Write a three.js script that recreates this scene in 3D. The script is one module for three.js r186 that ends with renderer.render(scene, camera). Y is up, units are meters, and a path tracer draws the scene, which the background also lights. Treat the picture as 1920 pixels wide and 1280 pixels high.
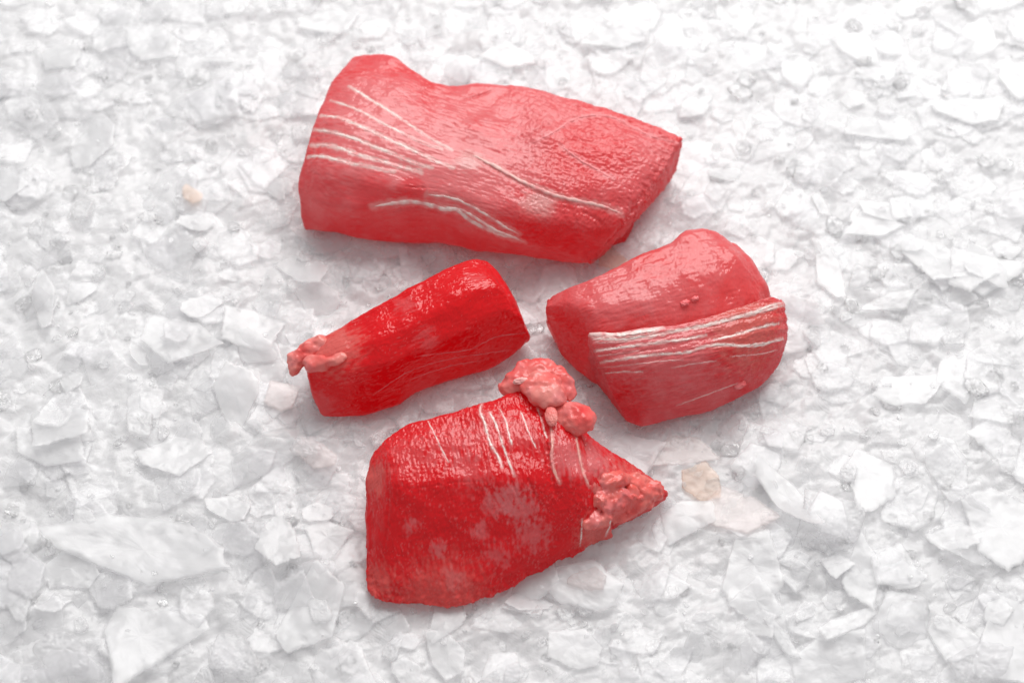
import * as THREE from 'three';
import { mergeGeometries, mergeVertices } from 'three/addons/utils/BufferGeometryUtils.js';
import { RectAreaLightUniformsLib } from 'three/addons/lights/RectAreaLightUniformsLib.js';
import { MarchingCubes } from 'three/addons/objects/MarchingCubes.js';
import { MeshBVH } from 'three-mesh-bvh';
import { createNoise3D } from 'simplex-noise';

// ---------------------------------------------------------------- camera, light, exposure
const W = 1920, H = 1280, MM = 0.001;
const scene = new THREE.Scene();
const camera = new THREE.PerspectiveCamera(15.8, W / H, 0.05, 20);
const ELEV = THREE.MathUtils.degToRad(56), DIST = 1.2;
camera.position.set(0, DIST * Math.sin(ELEV), DIST * Math.cos(ELEV));
camera.lookAt(0, 0, 0);
camera.focus = 1.155;
camera.userData.fStop = 7;
camera.updateMatrixWorld(true);
camera.updateProjectionMatrix();

const renderer = new THREE.WebGLRenderer();
renderer.toneMapping = THREE.LinearToneMapping;
renderer.toneMappingExposure = 0.97;
renderer.shadowMap.enabled = true;
scene.background = new THREE.Color().setRGB(0.468, 0.462, 0.466);      // the dim white studio around the set
RectAreaLightUniformsLib.init();
const SOFT = { w: 2.0, h: 1.36, at: [0.42, 1.8, -1.52], to: [0, 0, 0.02], I: 7.2 };
{
  const lamp = new THREE.RectAreaLight(new THREE.Color().setRGB(1, 0.99, 0.975), SOFT.I, SOFT.w, SOFT.h);
  lamp.name = 'softbox_lamp';
  lamp.position.set(...SOFT.at); lamp.lookAt(...SOFT.to);      // a light looks along its own -z
  lamp.castShadow = true;
  scene.add(lamp);
  const box = new THREE.Group(); box.name = 'softbox'; box.position.copy(lamp.position); box.lookAt(...SOFT.to);
  box.userData = { label: 'large white studio softbox standing out of view beyond the ice', category: 'studio lamp' };
  const add = (name, g, m, z) => { const o = new THREE.Mesh(g, m); o.name = name; o.position.z = z; o.castShadow = o.receiveShadow = true; box.add(o); };
  add('diffuser', new THREE.BoxGeometry(SOFT.w, SOFT.h, 0.004), new THREE.MeshStandardMaterial({ color: 0xffffff, roughness: 0.9, emissive: 0xffffff, emissiveIntensity: 0.4 }), -0.02);
  const shell = new THREE.CylinderGeometry(0.12 * Math.SQRT2, SOFT.w / Math.SQRT2, 0.5, 4, 1, true); shell.rotateY(Math.PI / 4); shell.rotateX(-Math.PI / 2); shell.scale(1, SOFT.h / SOFT.w, 1);
  add('housing', shell, new THREE.MeshStandardMaterial({ color: 0x111111, roughness: 0.8, side: THREE.DoubleSide }), -0.28);
  scene.add(box);
}

// ---------------------------------------------------------------- helpers
function rng(seed) { let s = seed | 0; return () => { s = (s + 0x6d2b79f5) | 0; let t = Math.imul(s ^ (s >>> 15), 1 | s); t = (t + Math.imul(t ^ (t >>> 7), 61 | t)) ^ t; return ((t ^ (t >>> 14)) >>> 0) / 4294967296; }; }
const noise = createNoise3D(rng(11)), noiseB = createNoise3D(rng(29));
const V = (x, y, z) => new THREE.Vector3(x, y, z);
const clamp = THREE.MathUtils.clamp, lerp = THREE.MathUtils.lerp, smooth = THREE.MathUtils.smoothstep;
function fbm(x, y, z, oct = 3, n = noise) { let a = 1, s = 0, t = 0; for (let i = 0; i < oct; i++) { s += a * n(x, y, z); t += a; a *= 0.5; x *= 2.03; y *= 2.03; z *= 2.03; } return s / t; }
const EYE = camera.position.clone();
function ray(px, py) { return V((px / W) * 2 - 1, 1 - (py / H) * 2, 0.5).unproject(camera).sub(EYE).normalize(); }
function at(px, py, hmm) { const d = ray(px, py); return EYE.clone().addScaledVector(d, (hmm * MM - EYE.y) / d.y); }    // the place a photographed point has at that height
function pix(p) { const q = p.clone().project(camera); return [(q.x + 1) / 2 * W, (1 - q.y) / 2 * H]; }
const counts = new Map();
function numbered(name) { const k = counts.get(name) ?? 0; counts.set(name, k + 1); return k ? `${name}_${String(k).padStart(3, '0')}` : name; }
function put(mesh, parent) { mesh.castShadow = mesh.receiveShadow = true; parent.add(mesh); return mesh; }
function part(name, geometry, material, parent) { const m = new THREE.Mesh(geometry, material); m.name = name; return put(m, parent); }
function cr(a, b, c, d, t) {
  const f = (k) => { const p0 = a[k], p1 = b[k], p2 = c[k], p3 = d[k]; return 0.5 * (2 * p1 + (p2 - p0) * t + (2 * p0 - 5 * p1 + 4 * p2 - p3) * t * t + (3 * p1 - p0 - 3 * p2 + p3) * t * t * t); };
  return V(f('x'), f('y'), f('z'));
}

// ---------------------------------------------------------------- materials
function grain(size, seed, f) {      // a tiling height map
  const d = new Uint8Array(size * size * 4), n = createNoise3D(rng(seed)), T = 2 * Math.PI;
  for (let y = 0; y < size; y++) for (let x = 0; x < size; x++) { const v = clamp(128 + 127 * f(n, x / size, y / size, T), 0, 255); d.fill(v, (y * size + x) * 4, (y * size + x) * 4 + 3); d[(y * size + x) * 4 + 3] = 255; }
  const t = new THREE.DataTexture(d, size, size); t.wrapS = t.wrapT = THREE.RepeatWrapping; t.magFilter = THREE.LinearFilter; t.needsUpdate = true; return t;
}
const frost = grain(256, 3, (n, x, y, T) => { let s = 0, a = 0.5; for (const k of [5, 11, 23, 40]) { s += a * n(Math.round(k) * Math.cos(T * x) / T, k * Math.sin(T * x) / T + 9 * Math.cos(T * y) * k / 40, k * Math.sin(T * y) / T); a *= 0.72; } return s; });
function flesh(o = {}) { return new THREE.MeshPhysicalMaterial({ color: 0xffffff, vertexColors: true, roughness: 0.9, specularIntensity: 0.15, ior: 1.4, clearcoat: 1, clearcoatRoughness: 0.15, transmission: 0.42, thickness: 0, ...o }); }
function icy(o = {}) { return new THREE.MeshPhysicalMaterial({ color: new THREE.Color().setRGB(0.972, 0.972, 0.975), roughness: 0.27, transmission: 0.83, thickness: 0, ior: 1.31, clearcoat: 0.6, clearcoatRoughness: 0.1, bumpMap: frost, bumpScale: 0.00012, ...o }); }
const M = {
  flesh: flesh(), wet: flesh({ clearcoatRoughness: 0.13 }), scrap: flesh({ clearcoat: 0.9, clearcoatRoughness: 0.25, transmission: 0.15 }),
  sinew: flesh({ transmission: 0.1, clearcoat: 0.5 }),
  ice: icy(), iceFrosted: icy({ transmission: 0.76, roughness: 0.3 }), iceGlass: icy({ bumpMap: null, transmission: 0.9, thickness: 0.003, ior: 1.2, roughness: 0.2 }), iceCrumb: icy({ bumpMap: null, transmission: 0.78, clearcoat: 0.8, clearcoatRoughness: 0.08 }), iceWet: icy({ transmission: 0.85, roughness: 0.2, clearcoat: 0.6, clearcoatRoughness: 0.06 }),
  iceStained: icy({ color: new THREE.Color().setRGB(0.967, 0.895, 0.845) }), icePink: icy({ color: new THREE.Color().setRGB(0.955, 0.93, 0.925) }),
  iceBed: new THREE.MeshPhysicalMaterial({ color: new THREE.Color().setRGB(0.943, 0.942, 0.947), roughness: 0.7, transmission: 0.5, thickness: 0, ior: 1.31, clearcoat: 0.6, clearcoatRoughness: 0.15, bumpMap: frost, bumpScale: 0.0003 }),
  icePacked: new THREE.MeshPhysicalMaterial({ color: new THREE.Color().setRGB(0.933, 0.931, 0.937), roughness: 0.7, ior: 1.31 }),
};

// ---------------------------------------------------------------- flesh bodies
// A body is a row of closed sections; every section lists its corners (pixel x, pixel y, height in mm) over the seen side, the underside closes it.
function loft(rows, o) {
  const { fillet = 0.3, NI = 200, NJ = 240, under = 0.12, floor = 1, cap0 = {}, cap1 = {}, tag = 0 } = o;
  const K = rows[0].length;
  const corner = rows.map((r) => {
    const pts = r.map((p) => (p.isVector3 ? p.clone() : at(...p)));
    const b = pts[0], e = pts[K - 1], mid = b.clone().add(e).multiplyScalar(0.5);
    const eb = e.clone().lerp(mid, under), bb = b.clone().lerp(mid, o.underBack ?? 0.04);
    eb.y = Math.min(e.y - 1 * MM, floor * MM); bb.y = floor * MM;
    if (o.tuck) { eb.y = e.y - o.tuck * MM; bb.y = Math.min(b.y, e.y) - o.tuck * MM; }
    return [...pts, eb, bb];
  });
  const N = K + 2, fl = Array.from({ length: N }, (_, k) => (Array.isArray(fillet) ? fillet[k] ?? 0.25 : fillet));
  // share the samples of a loop between its sides by their mean length
  const len = Array.from({ length: N }, (_, k) => corner.reduce((s, c) => s + c[k].distanceTo(c[(k + 1) % N]), 0) * (k < K - 1 ? 1 : 0.35));
  const total = len.reduce((a, b) => a + b), params = [];
  for (let k = 0; k < N; k++) { const n = Math.max(3, Math.round((len[k] / total) * NJ)); for (let i = 0; i < n; i++) params.push([k, i / n]); }
  const J = params.length;
  const onLoop = (c, k, f) => {
    const A = c[k], B = c[(k + 1) % N], a = fl[k] / 2, b = fl[(k + 1) % N] / 2;
    const bez = (P, C, Q, t) => P.clone().multiplyScalar((1 - t) ** 2).addScaledVector(C, 2 * t * (1 - t)).addScaledVector(Q, t * t);
    if (f < a) return bez(A.clone().lerp(c[(k + N - 1) % N], a), A, A.clone().lerp(B, a), 0.5 + 0.5 * f / a);
    if (f > 1 - b) return bez(B.clone().lerp(A, b), B, B.clone().lerp(c[(k + 2) % N], b), 0.5 * (f - 1 + b) / b);
    return A.clone().lerp(B, f);
  };
  const lens = []; for (let i = 0; i < rows.length - 1; i++) lens.push(corner[i].reduce((s, p, k) => s + p.distanceTo(corner[i + 1][k]), 0));
  const tl = lens.reduce((a, b) => a + b), grid = [];
  const loopAt = (i, t) => { const g = (n) => corner[clamp(n, 0, rows.length - 1)]; return Array.from({ length: N }, (_, k) => cr(g(i - 1)[k], g(i)[k], g(i + 1)[k], g(i + 2)[k], t)); };
  for (let i = 0; i < lens.length; i++) { const n = Math.max(3, Math.round((lens[i] / tl) * NI)); for (let q = 0; q < n + (i === lens.length - 1 ? 1 : 0); q++) { const c = loopAt(i, q / n); grid.push(params.map(([k, f]) => onLoop(c, k, f))); } }
  const centre = (r) => r.reduce((s, p) => s.add(p), V(0, 0, 0)).multiplyScalar(1 / r.length);
  const capRows = (edge, inner, cap) => {
    const c = centre(edge), axis = c.clone().sub(centre(inner)).normalize(), r = (cap.r ?? 4) * MM, mean = edge.reduce((s, p) => s + p.distanceTo(c), 0) / J, rf = r / mean, out = [];
    if (cap.axis) axis.copy(cap.axis);
    const row = (s, off) => out.push(edge.map((p) => c.clone().lerp(p, s).addScaledVector(axis, off)));
    for (let k = 1; k <= 6; k++) { const a = (k / 6) * Math.PI / 2; row(1 - rf * (1 - Math.cos(a)), r * Math.sin(a) * (cap.out ?? 1)); }
    const n = cap.n ?? 34; for (let k = 1; k <= n; k++) { const s = 1 - k / n; row((1 - rf) * s, r * (cap.out ?? 1) + (cap.bulge ?? 1) * MM * (1 - s * s)); }
    return out;
  };
  const g0 = capRows(grid[0], grid[4], cap0).reverse(), g1 = capRows(grid[grid.length - 1], grid[grid.length - 5], cap1), all = [...g0, ...grid, ...g1];
  const R = all.length, pos = new Float32Array(R * J * 3), uv = new Float32Array(R * J * 2), idx = [];
  all.forEach((r, i) => r.forEach((p, j) => { const q = (i * J + j); pos.set([p.x, p.y, p.z], q * 3); uv[q * 2] = i / R; uv[q * 2 + 1] = j / J; }));
  for (let i = 0; i < R - 1; i++) for (let j = 0; j < J; j++) { const a = i * J + j, b = i * J + (j + 1) % J, c = a + J, d = b + J; idx.push(a, c, b, b, c, d); }
  const g = new THREE.BufferGeometry();
  g.setAttribute('position', new THREE.BufferAttribute(pos, 3)); g.setAttribute('uv', new THREE.BufferAttribute(uv, 2)); g.setIndex(idx);
  let vol = 0; const P = (n) => V(pos[n * 3], pos[n * 3 + 1], pos[n * 3 + 2]);
  for (let t = 0; t < idx.length; t += 3 * 17) { const a = P(idx[t]), b = P(idx[t + 1]), c = P(idx[t + 2]); vol += a.dot(b.cross(c)); }
  if (vol < 0) { for (let t = 0; t < idx.length; t += 3) { const x = idx[t]; idx[t] = idx[t + 1]; idx[t + 1] = x; } g.setIndex(idx); }
  g.computeVertexNormals();
  return g;
}
// an irregular lump; radii in mm
function lump(px, py, h, [rx, ry, rz], turn = 0, seed = 0, o = {}) {
  let g = new THREE.IcosahedronGeometry(1, o.detail ?? 34); g.deleteAttribute('uv'); g.deleteAttribute('normal'); g = mergeVertices(g, 1e-5);
  const p = g.attributes.position, v = V(), c = at(px, py, h), e = new THREE.Euler(o.tx ?? 0, turn, o.tz ?? 0), rough = o.rough ?? 0.35, fq = o.freq ?? 1.1;
  for (let i = 0; i < p.count; i++) {
    v.fromBufferAttribute(p, i);
    const k = 1 + rough * fbm(v.x * fq + seed * 7.3, v.y * fq, v.z * fq, 3) + 0.06 * noiseB(v.x * 6 + seed, v.y * 6, v.z * 6);
    v.multiplyScalar(k).multiply(V(rx, ry, rz)).multiplyScalar(MM).applyEuler(e).add(c); p.setXYZ(i, v.x, v.y, v.z);
  }
  g.computeVertexNormals();
  return g;
}
// a moist torn scrap: balls [pixel x, pixel y, height mm, radius mm] (or points in place) run together, with a rough skin
function scraps(balls, { seed = 0, join = 3.5, rough = 0.7, res = 64, flat = 1 } = {}) {
  const cs = balls.map((b) => [b[0].isVector3 ? b[0] : at(b[0], b[1], b[2]), (b[0].isVector3 ? b[1] : b[3]) * MM]), box = new THREE.Box3();
  cs.forEach(([c, r]) => { box.expandByPoint(c.clone().addScalar(r * 1.5 + 0.001)); box.expandByPoint(c.clone().addScalar(-r * 1.5 - 0.001)); });
  const mid = box.getCenter(V()), sz = box.getSize(V()), half = Math.max(sz.x, sz.y, sz.z) / 2, mc = new MarchingCubes(res, new THREE.MeshBasicMaterial(), false, false, 240000), p = V(), k = join * MM;
  mc.isolation = 0;
  for (let z = 0; z < res; z++) for (let y = 0; y < res; y++) for (let x = 0; x < res; x++) {
    p.set((x - res / 2) / (res / 2), (y - res / 2) / (res / 2), (z - res / 2) / (res / 2)).multiplyScalar(half).add(mid);
    let d = 1; for (const [c, r] of cs) { const e = Math.hypot(p.x - c.x, (p.y - c.y) * flat, p.z - c.z) - r, h = Math.max(k - Math.abs(d - e), 0) / k; d = Math.min(d, e) - h * h * k * 0.25; }
    if (d < 0.004) { const q = p.clone().multiplyScalar(1000), s = seed * 9.1; d += rough * MM * (fbm(q.x / 8 + s, q.y / 8, q.z / 8, 2) * 2.4 + 0.13 * fbm(q.x / 2.4 + s, q.y / 2.4, q.z / 2.4, 2, noiseB) + 0.16 * noiseB(q.x / 0.9 + s, q.y / 0.9, q.z / 0.9)); }
    mc.field[x + y * res + z * res * res] = -d * 1000;
  }
  mc.update();
  let g = new THREE.BufferGeometry(); g.setAttribute('position', new THREE.BufferAttribute(mc.positionArray.slice(0, mc.count * 3), 3));
  g.scale(half, half, half); g.translate(mid.x, mid.y, mid.z); g = mergeVertices(g, 1e-6); g.computeVertexNormals();
  return g;
}
const along = (path, r0, r1, step = 9) => { const c = new THREE.CatmullRomCurve3(path.map(([x, y, h]) => V(x, y, h))), n = Math.ceil(c.getLength() / step); return Array.from({ length: n + 1 }, (_, i) => { const q = c.getPointAt(i / n); return [q.x, q.y, q.z, lerp(r0, r1, i / n)]; }); };
// a cut or seam: the photographed line pressed into the surface
function crease(g, lines) {
  const skin = surfaceOf([g]), ls = lines.map(([pts, depth, width]) => { const c = new THREE.CatmullRomCurve3(pts.map(([x, y]) => V(x, y, 0))), n = Math.ceil(c.getLength() / 4), out = []; for (let i = 0; i <= n; i++) { const q = c.getPointAt(i / n), h = hit(skin, q.x, q.y); if (h) out.push([h.p.multiplyScalar(1000), Math.sin(Math.PI * Math.min(1, 0.08 + 0.92 * i / n) ** 0.7)]); } return [out, depth, width]; });
  return push(g, (p) => { let d = 0; for (const [pts, depth, width] of ls) { let b = 1e9, e = 0; for (const [q, t] of pts) { const k = q.distanceToSquared(p); if (k < b) { b = k; e = t; } } b = Math.sqrt(b) + 0.5 * noise(p.x / 3, p.y / 3, p.z / 3); if (b < width) d -= depth * e * (1 - smooth(b, 0, width)); } return d; });
}
function push(g, f) {
  const p = g.attributes.position, n = g.attributes.normal, q = V(), m = V(), uv = g.attributes.uv;
  for (let i = 0; i < p.count; i++) {
    q.fromBufferAttribute(p, i); m.fromBufferAttribute(n, i);
    const d = f(q.clone().multiplyScalar(1000), m, uv ? uv.getX(i) : 0, uv ? uv.getY(i) : 0) * MM;
    q.addScaledVector(m, d); p.setXYZ(i, q.x, q.y, q.z);
  }
  g.computeVertexNormals();
  return g;
}
// relief of wet cut muscle: slow swells, lumps, fine grain and fibres along one direction
function relief(g, { fibre = V(1, 0, 0), slow = 1.1, lumps = 0.45, grain = 0.16, strand = 0.22, seed = 0, extra } = {}) {
  const f = fibre.clone().normalize(), up = Math.abs(f.y) < 0.9 ? V(0, 1, 0) : V(1, 0, 0), a = f.clone().cross(up).normalize(), b = a.clone().cross(f);
  return push(g, (p, n, u, v) => {
    const x = p.dot(f), y = p.dot(a), z = p.dot(b), s = seed * 31.7;
    let d = slow * fbm(p.x / 34 + s, p.y / 34, p.z / 34, 2);
    d += lumps * fbm(p.x / 11 + s, p.y / 11, p.z / 11, 3, noiseB);
    const w = 0.5 + 0.5 * fbm(p.x / 14, p.y / 14 + s, p.z / 14, 2);
    d += strand * fbm(x / 13 + s, y / 1.7, z / 1.7, 2) * w * 1.6;
    d += grain * (fbm(p.x / 2.6, p.y / 2.6 + s, p.z / 2.6, 2) + 0.7 * noiseB(p.x / 1.15 + s, p.y / 1.15, p.z / 1.15)) * (1.5 - w);
    return d + (extra ? extra(p, n, u, v) : 0);
  });
}
const RED = [0.9, 0.01, 0.024], DEEP = [0.82, 0.003, 0.011], PALE = [0.9, 0.29, 0.3], CREAM = [0.94, 0.78, 0.73], CORAL = [0.9, 0.31, 0.27];
const mixc = (a, b, t) => [lerp(a[0], b[0], t), lerp(a[1], b[1], t), lerp(a[2], b[2], t)];
function dye(g, f) {
  const p = g.attributes.position, n = g.attributes.normal, c = new Float32Array(p.count * 3), q = V(), m = V();
  for (let i = 0; i < p.count; i++) { q.fromBufferAttribute(p, i); m.fromBufferAttribute(n, i); c.set(f(q, q.clone().multiplyScalar(1000), m), i * 3); }
  g.setAttribute('color', new THREE.BufferAttribute(c, 3));
  return g;
}
// muscle colour: mottled red, patches (spots given where they lie on the meat) of paler tissue and of painted sheen or shade, pale fibre streaks
function muscle(g, { base = RED, fibre = V(1, 0, 0), patches = [], pale = 0.25, streak = 0.3, seed = 0, veins = [], crisp = 0, red = DEEP } = {}) {
  const f = fibre.clone().normalize(), a = f.clone().cross(V(0, 1, 0)).normalize(), b = a.clone().cross(f), s = seed * 17.1;
  return dye(g, (w, p, n) => {
    let c = mixc(base, red, clamp(0.35 + 0.6 * fbm(p.x / 22 + s, p.y / 22, p.z / 22, 3), 0, 1));
    const x = p.dot(f), y = p.dot(a), z = p.dot(b);
    let t = pale * (crisp ? smooth(fbm(x / 6 + s, y / 1.9, z / 1.9 + 3, 4, noiseB), 0.3, 0.5) * smooth(fbm(p.x / 20 + s, p.y / 20, p.z / 20, 2), -0.2, 0.3) : smooth(fbm(p.x / 15 + s, p.y / 15, p.z / 15 + 3, 4, noiseB), -0.1, 0.7));
    t += streak * smooth(fbm(x / 16 + s, y / 1.9, z / 1.9, 3), 0.25, 0.75) * smooth(fbm(p.x / 12, p.y / 12 + s, p.z / 12, 2), -0.3, 0.5);
    const fleck = smooth(noiseB(p.x / 1.6 + s, p.y / 1.6, p.z / 1.6), 0.72, 0.9) * smooth(noise(p.x / 9, p.y / 9 + s, p.z / 9), 0.0, 0.6);
    t = Math.max(t, fleck * 0.55);
    let k = c; k = mixc(k, PALE, clamp(t, 0, 1));
    for (const [pt, r, col, amt, wob = 0.5] of patches) {
      const d = pt.distanceTo(w) / (r * MM) + (wob < 0.4 ? wob * fbm(p.x / 7 + s, p.y / 7, p.z / 7, 3) : wob * fbm(x / 9 + s, y / 2.8, z / 2.8, 4));
      if (d < 1.3) k = mixc(k, col, amt * (1 - smooth(d, 0.35, 1.15)));
    }
    for (const [pts, vr, col, amt] of veins) {
      let d = 1e9; for (const q of pts) { const e = q.distanceToSquared(w); if (e < d) d = e; }
      d = Math.sqrt(d) / (vr * MM) + 0.35 * fbm(p.x / 5 + s, p.y / 5, p.z / 5, 2);
      if (d < 1) k = mixc(k, col, amt * (1 - smooth(d, 0.3, 0.95)));
    }
    return k;
  });
}

const dyeing = (g, o) => { g.userData.dye = o; };

// sinews: raised strips laid on the flesh along photographed lines
function surfaceOf(geometries) { return geometries.map((g) => new MeshBVH(g.clone())); }
function hit(bvhs, px, py) {
  const r = new THREE.Ray(EYE, ray(px, py)); let best = null;
  for (const b of bvhs) { const h = b.raycastFirst(r, THREE.DoubleSide); if (h && (!best || h.distance < best.distance)) best = h; }
  if (best) { const n = best.face.normal.clone(); if (n.dot(r.direction) > 0) n.negate(); return { p: best.point.clone(), n }; }
  return null;
}
function strip(bvhs, line, { w = 0.55, h = 0.3, seed = 0, col = CREAM, jitter = 0.35, taper = 0.12, wob = 0.5, halo, soft = 0.75, fade = 0 } = {}) {
  const curve = new THREE.CatmullRomCurve3(line.map(([x, y]) => V(x, y, 0))), L = curve.getLength(), n = Math.max(8, Math.round(L / 2)), pts = [];
  for (let i = 0; i <= n; i++) { const c = curve.getPointAt(i / n); const k = hit(bvhs, c.x + wob * noise(i / 5, seed * 3.1, 0), c.y + 1.5 * wob * noise(i / 7, seed, 4)); if (k) pts.push(k); }
  if (pts.length < 4) return null;
  for (let q = 0; q < 3; q++) { const nn = pts.map((p, i) => { const s = V(); for (let d = -3; d <= 3; d++) s.add(pts[clamp(i + d, 0, pts.length - 1)].n); return s.normalize(); }); pts.forEach((p, i) => { p.n = nn[i]; }); }
  const S = 8, pos = [], idx = [], cols = [], m = pts.length;
  for (let i = 0; i < m; i++) {
    const t = pts[clamp(i + 1, 0, m - 1)].p.clone().sub(pts[clamp(i - 1, 0, m - 1)].p).normalize(), b = t.clone().cross(pts[i].n).normalize(), f = i / (m - 1);
    const e = Math.sqrt(smooth(f, 0, taper) * (1 - smooth(f, 1 - taper, 1))) * (1 + jitter * fbm(i / 9, seed * 5.7, 2, 3)) + 0.02, lift = 1 + 0.4 * noiseB(i / 6, seed, 1);
    const tint = mixc(col, PALE, clamp(0.1 + fade * f + 0.9 * fbm(i / 14, seed * 2.3, 7, 2), 0, 0.8));
    for (let k = 0; k < S; k++) {
      const a = (k / S) * 2 * Math.PI, q = pts[i].p.clone().addScaledVector(b, Math.cos(a) * w * e * MM).addScaledVector(pts[i].n, (Math.sin(a) * h * e * lift) * MM);
      pos.push(q.x, q.y, q.z); cols.push(...tint);
      if (i < m - 1) { const A = i * S + k, B = i * S + (k + 1) % S; idx.push(A, B, A + S, B, B + S, A + S); }
    }
  }
  const g = new THREE.BufferGeometry();
  g.setAttribute('position', new THREE.Float32BufferAttribute(pos, 3)); g.setAttribute('color', new THREE.Float32BufferAttribute(cols, 3)); g.setIndex(idx); g.computeVertexNormals();
  g.userData.vein = [halo ?? 1 + w * 2.4, mixc(PALE, col, soft > 0.9 ? 0.75 : 0.4), soft];
  g.userData.line = pts.filter((_, i) => i % 2 === 0).map((k) => k.p);
  return g;
}

const meats = [];      // what rests on the ice, for the ice to make room
function piece(name, label, group, parts) {
  const box = new THREE.Box3(), base = V(); parts.forEach((p) => { p.g.computeBoundingBox(); box.union(p.g.boundingBox); });
  box.getCenter(base); base.y = box.min.y;
  const root = new THREE.Group(); root.name = numbered(name); root.position.copy(base); root.userData = { label, category: 'raw fish', group };
  const veins = parts.filter((p) => p.g.userData.line).map((p) => [p.g.userData.line, ...p.g.userData.vein]);
  for (const p of parts) {
    if (p.g.userData.dye) muscle(p.g, { veins, ...p.g.userData.dye });
    meats.push(p.g.clone());
    p.g.translate(-base.x, -base.y, -base.z);
    const m = part(p.name, p.g, p.m, root);
    if (p.label) m.userData.label = p.label;
  }
  scene.add(root);
  return root;
}
const GROUP = 'raw tuna pieces on the ice';

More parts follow.
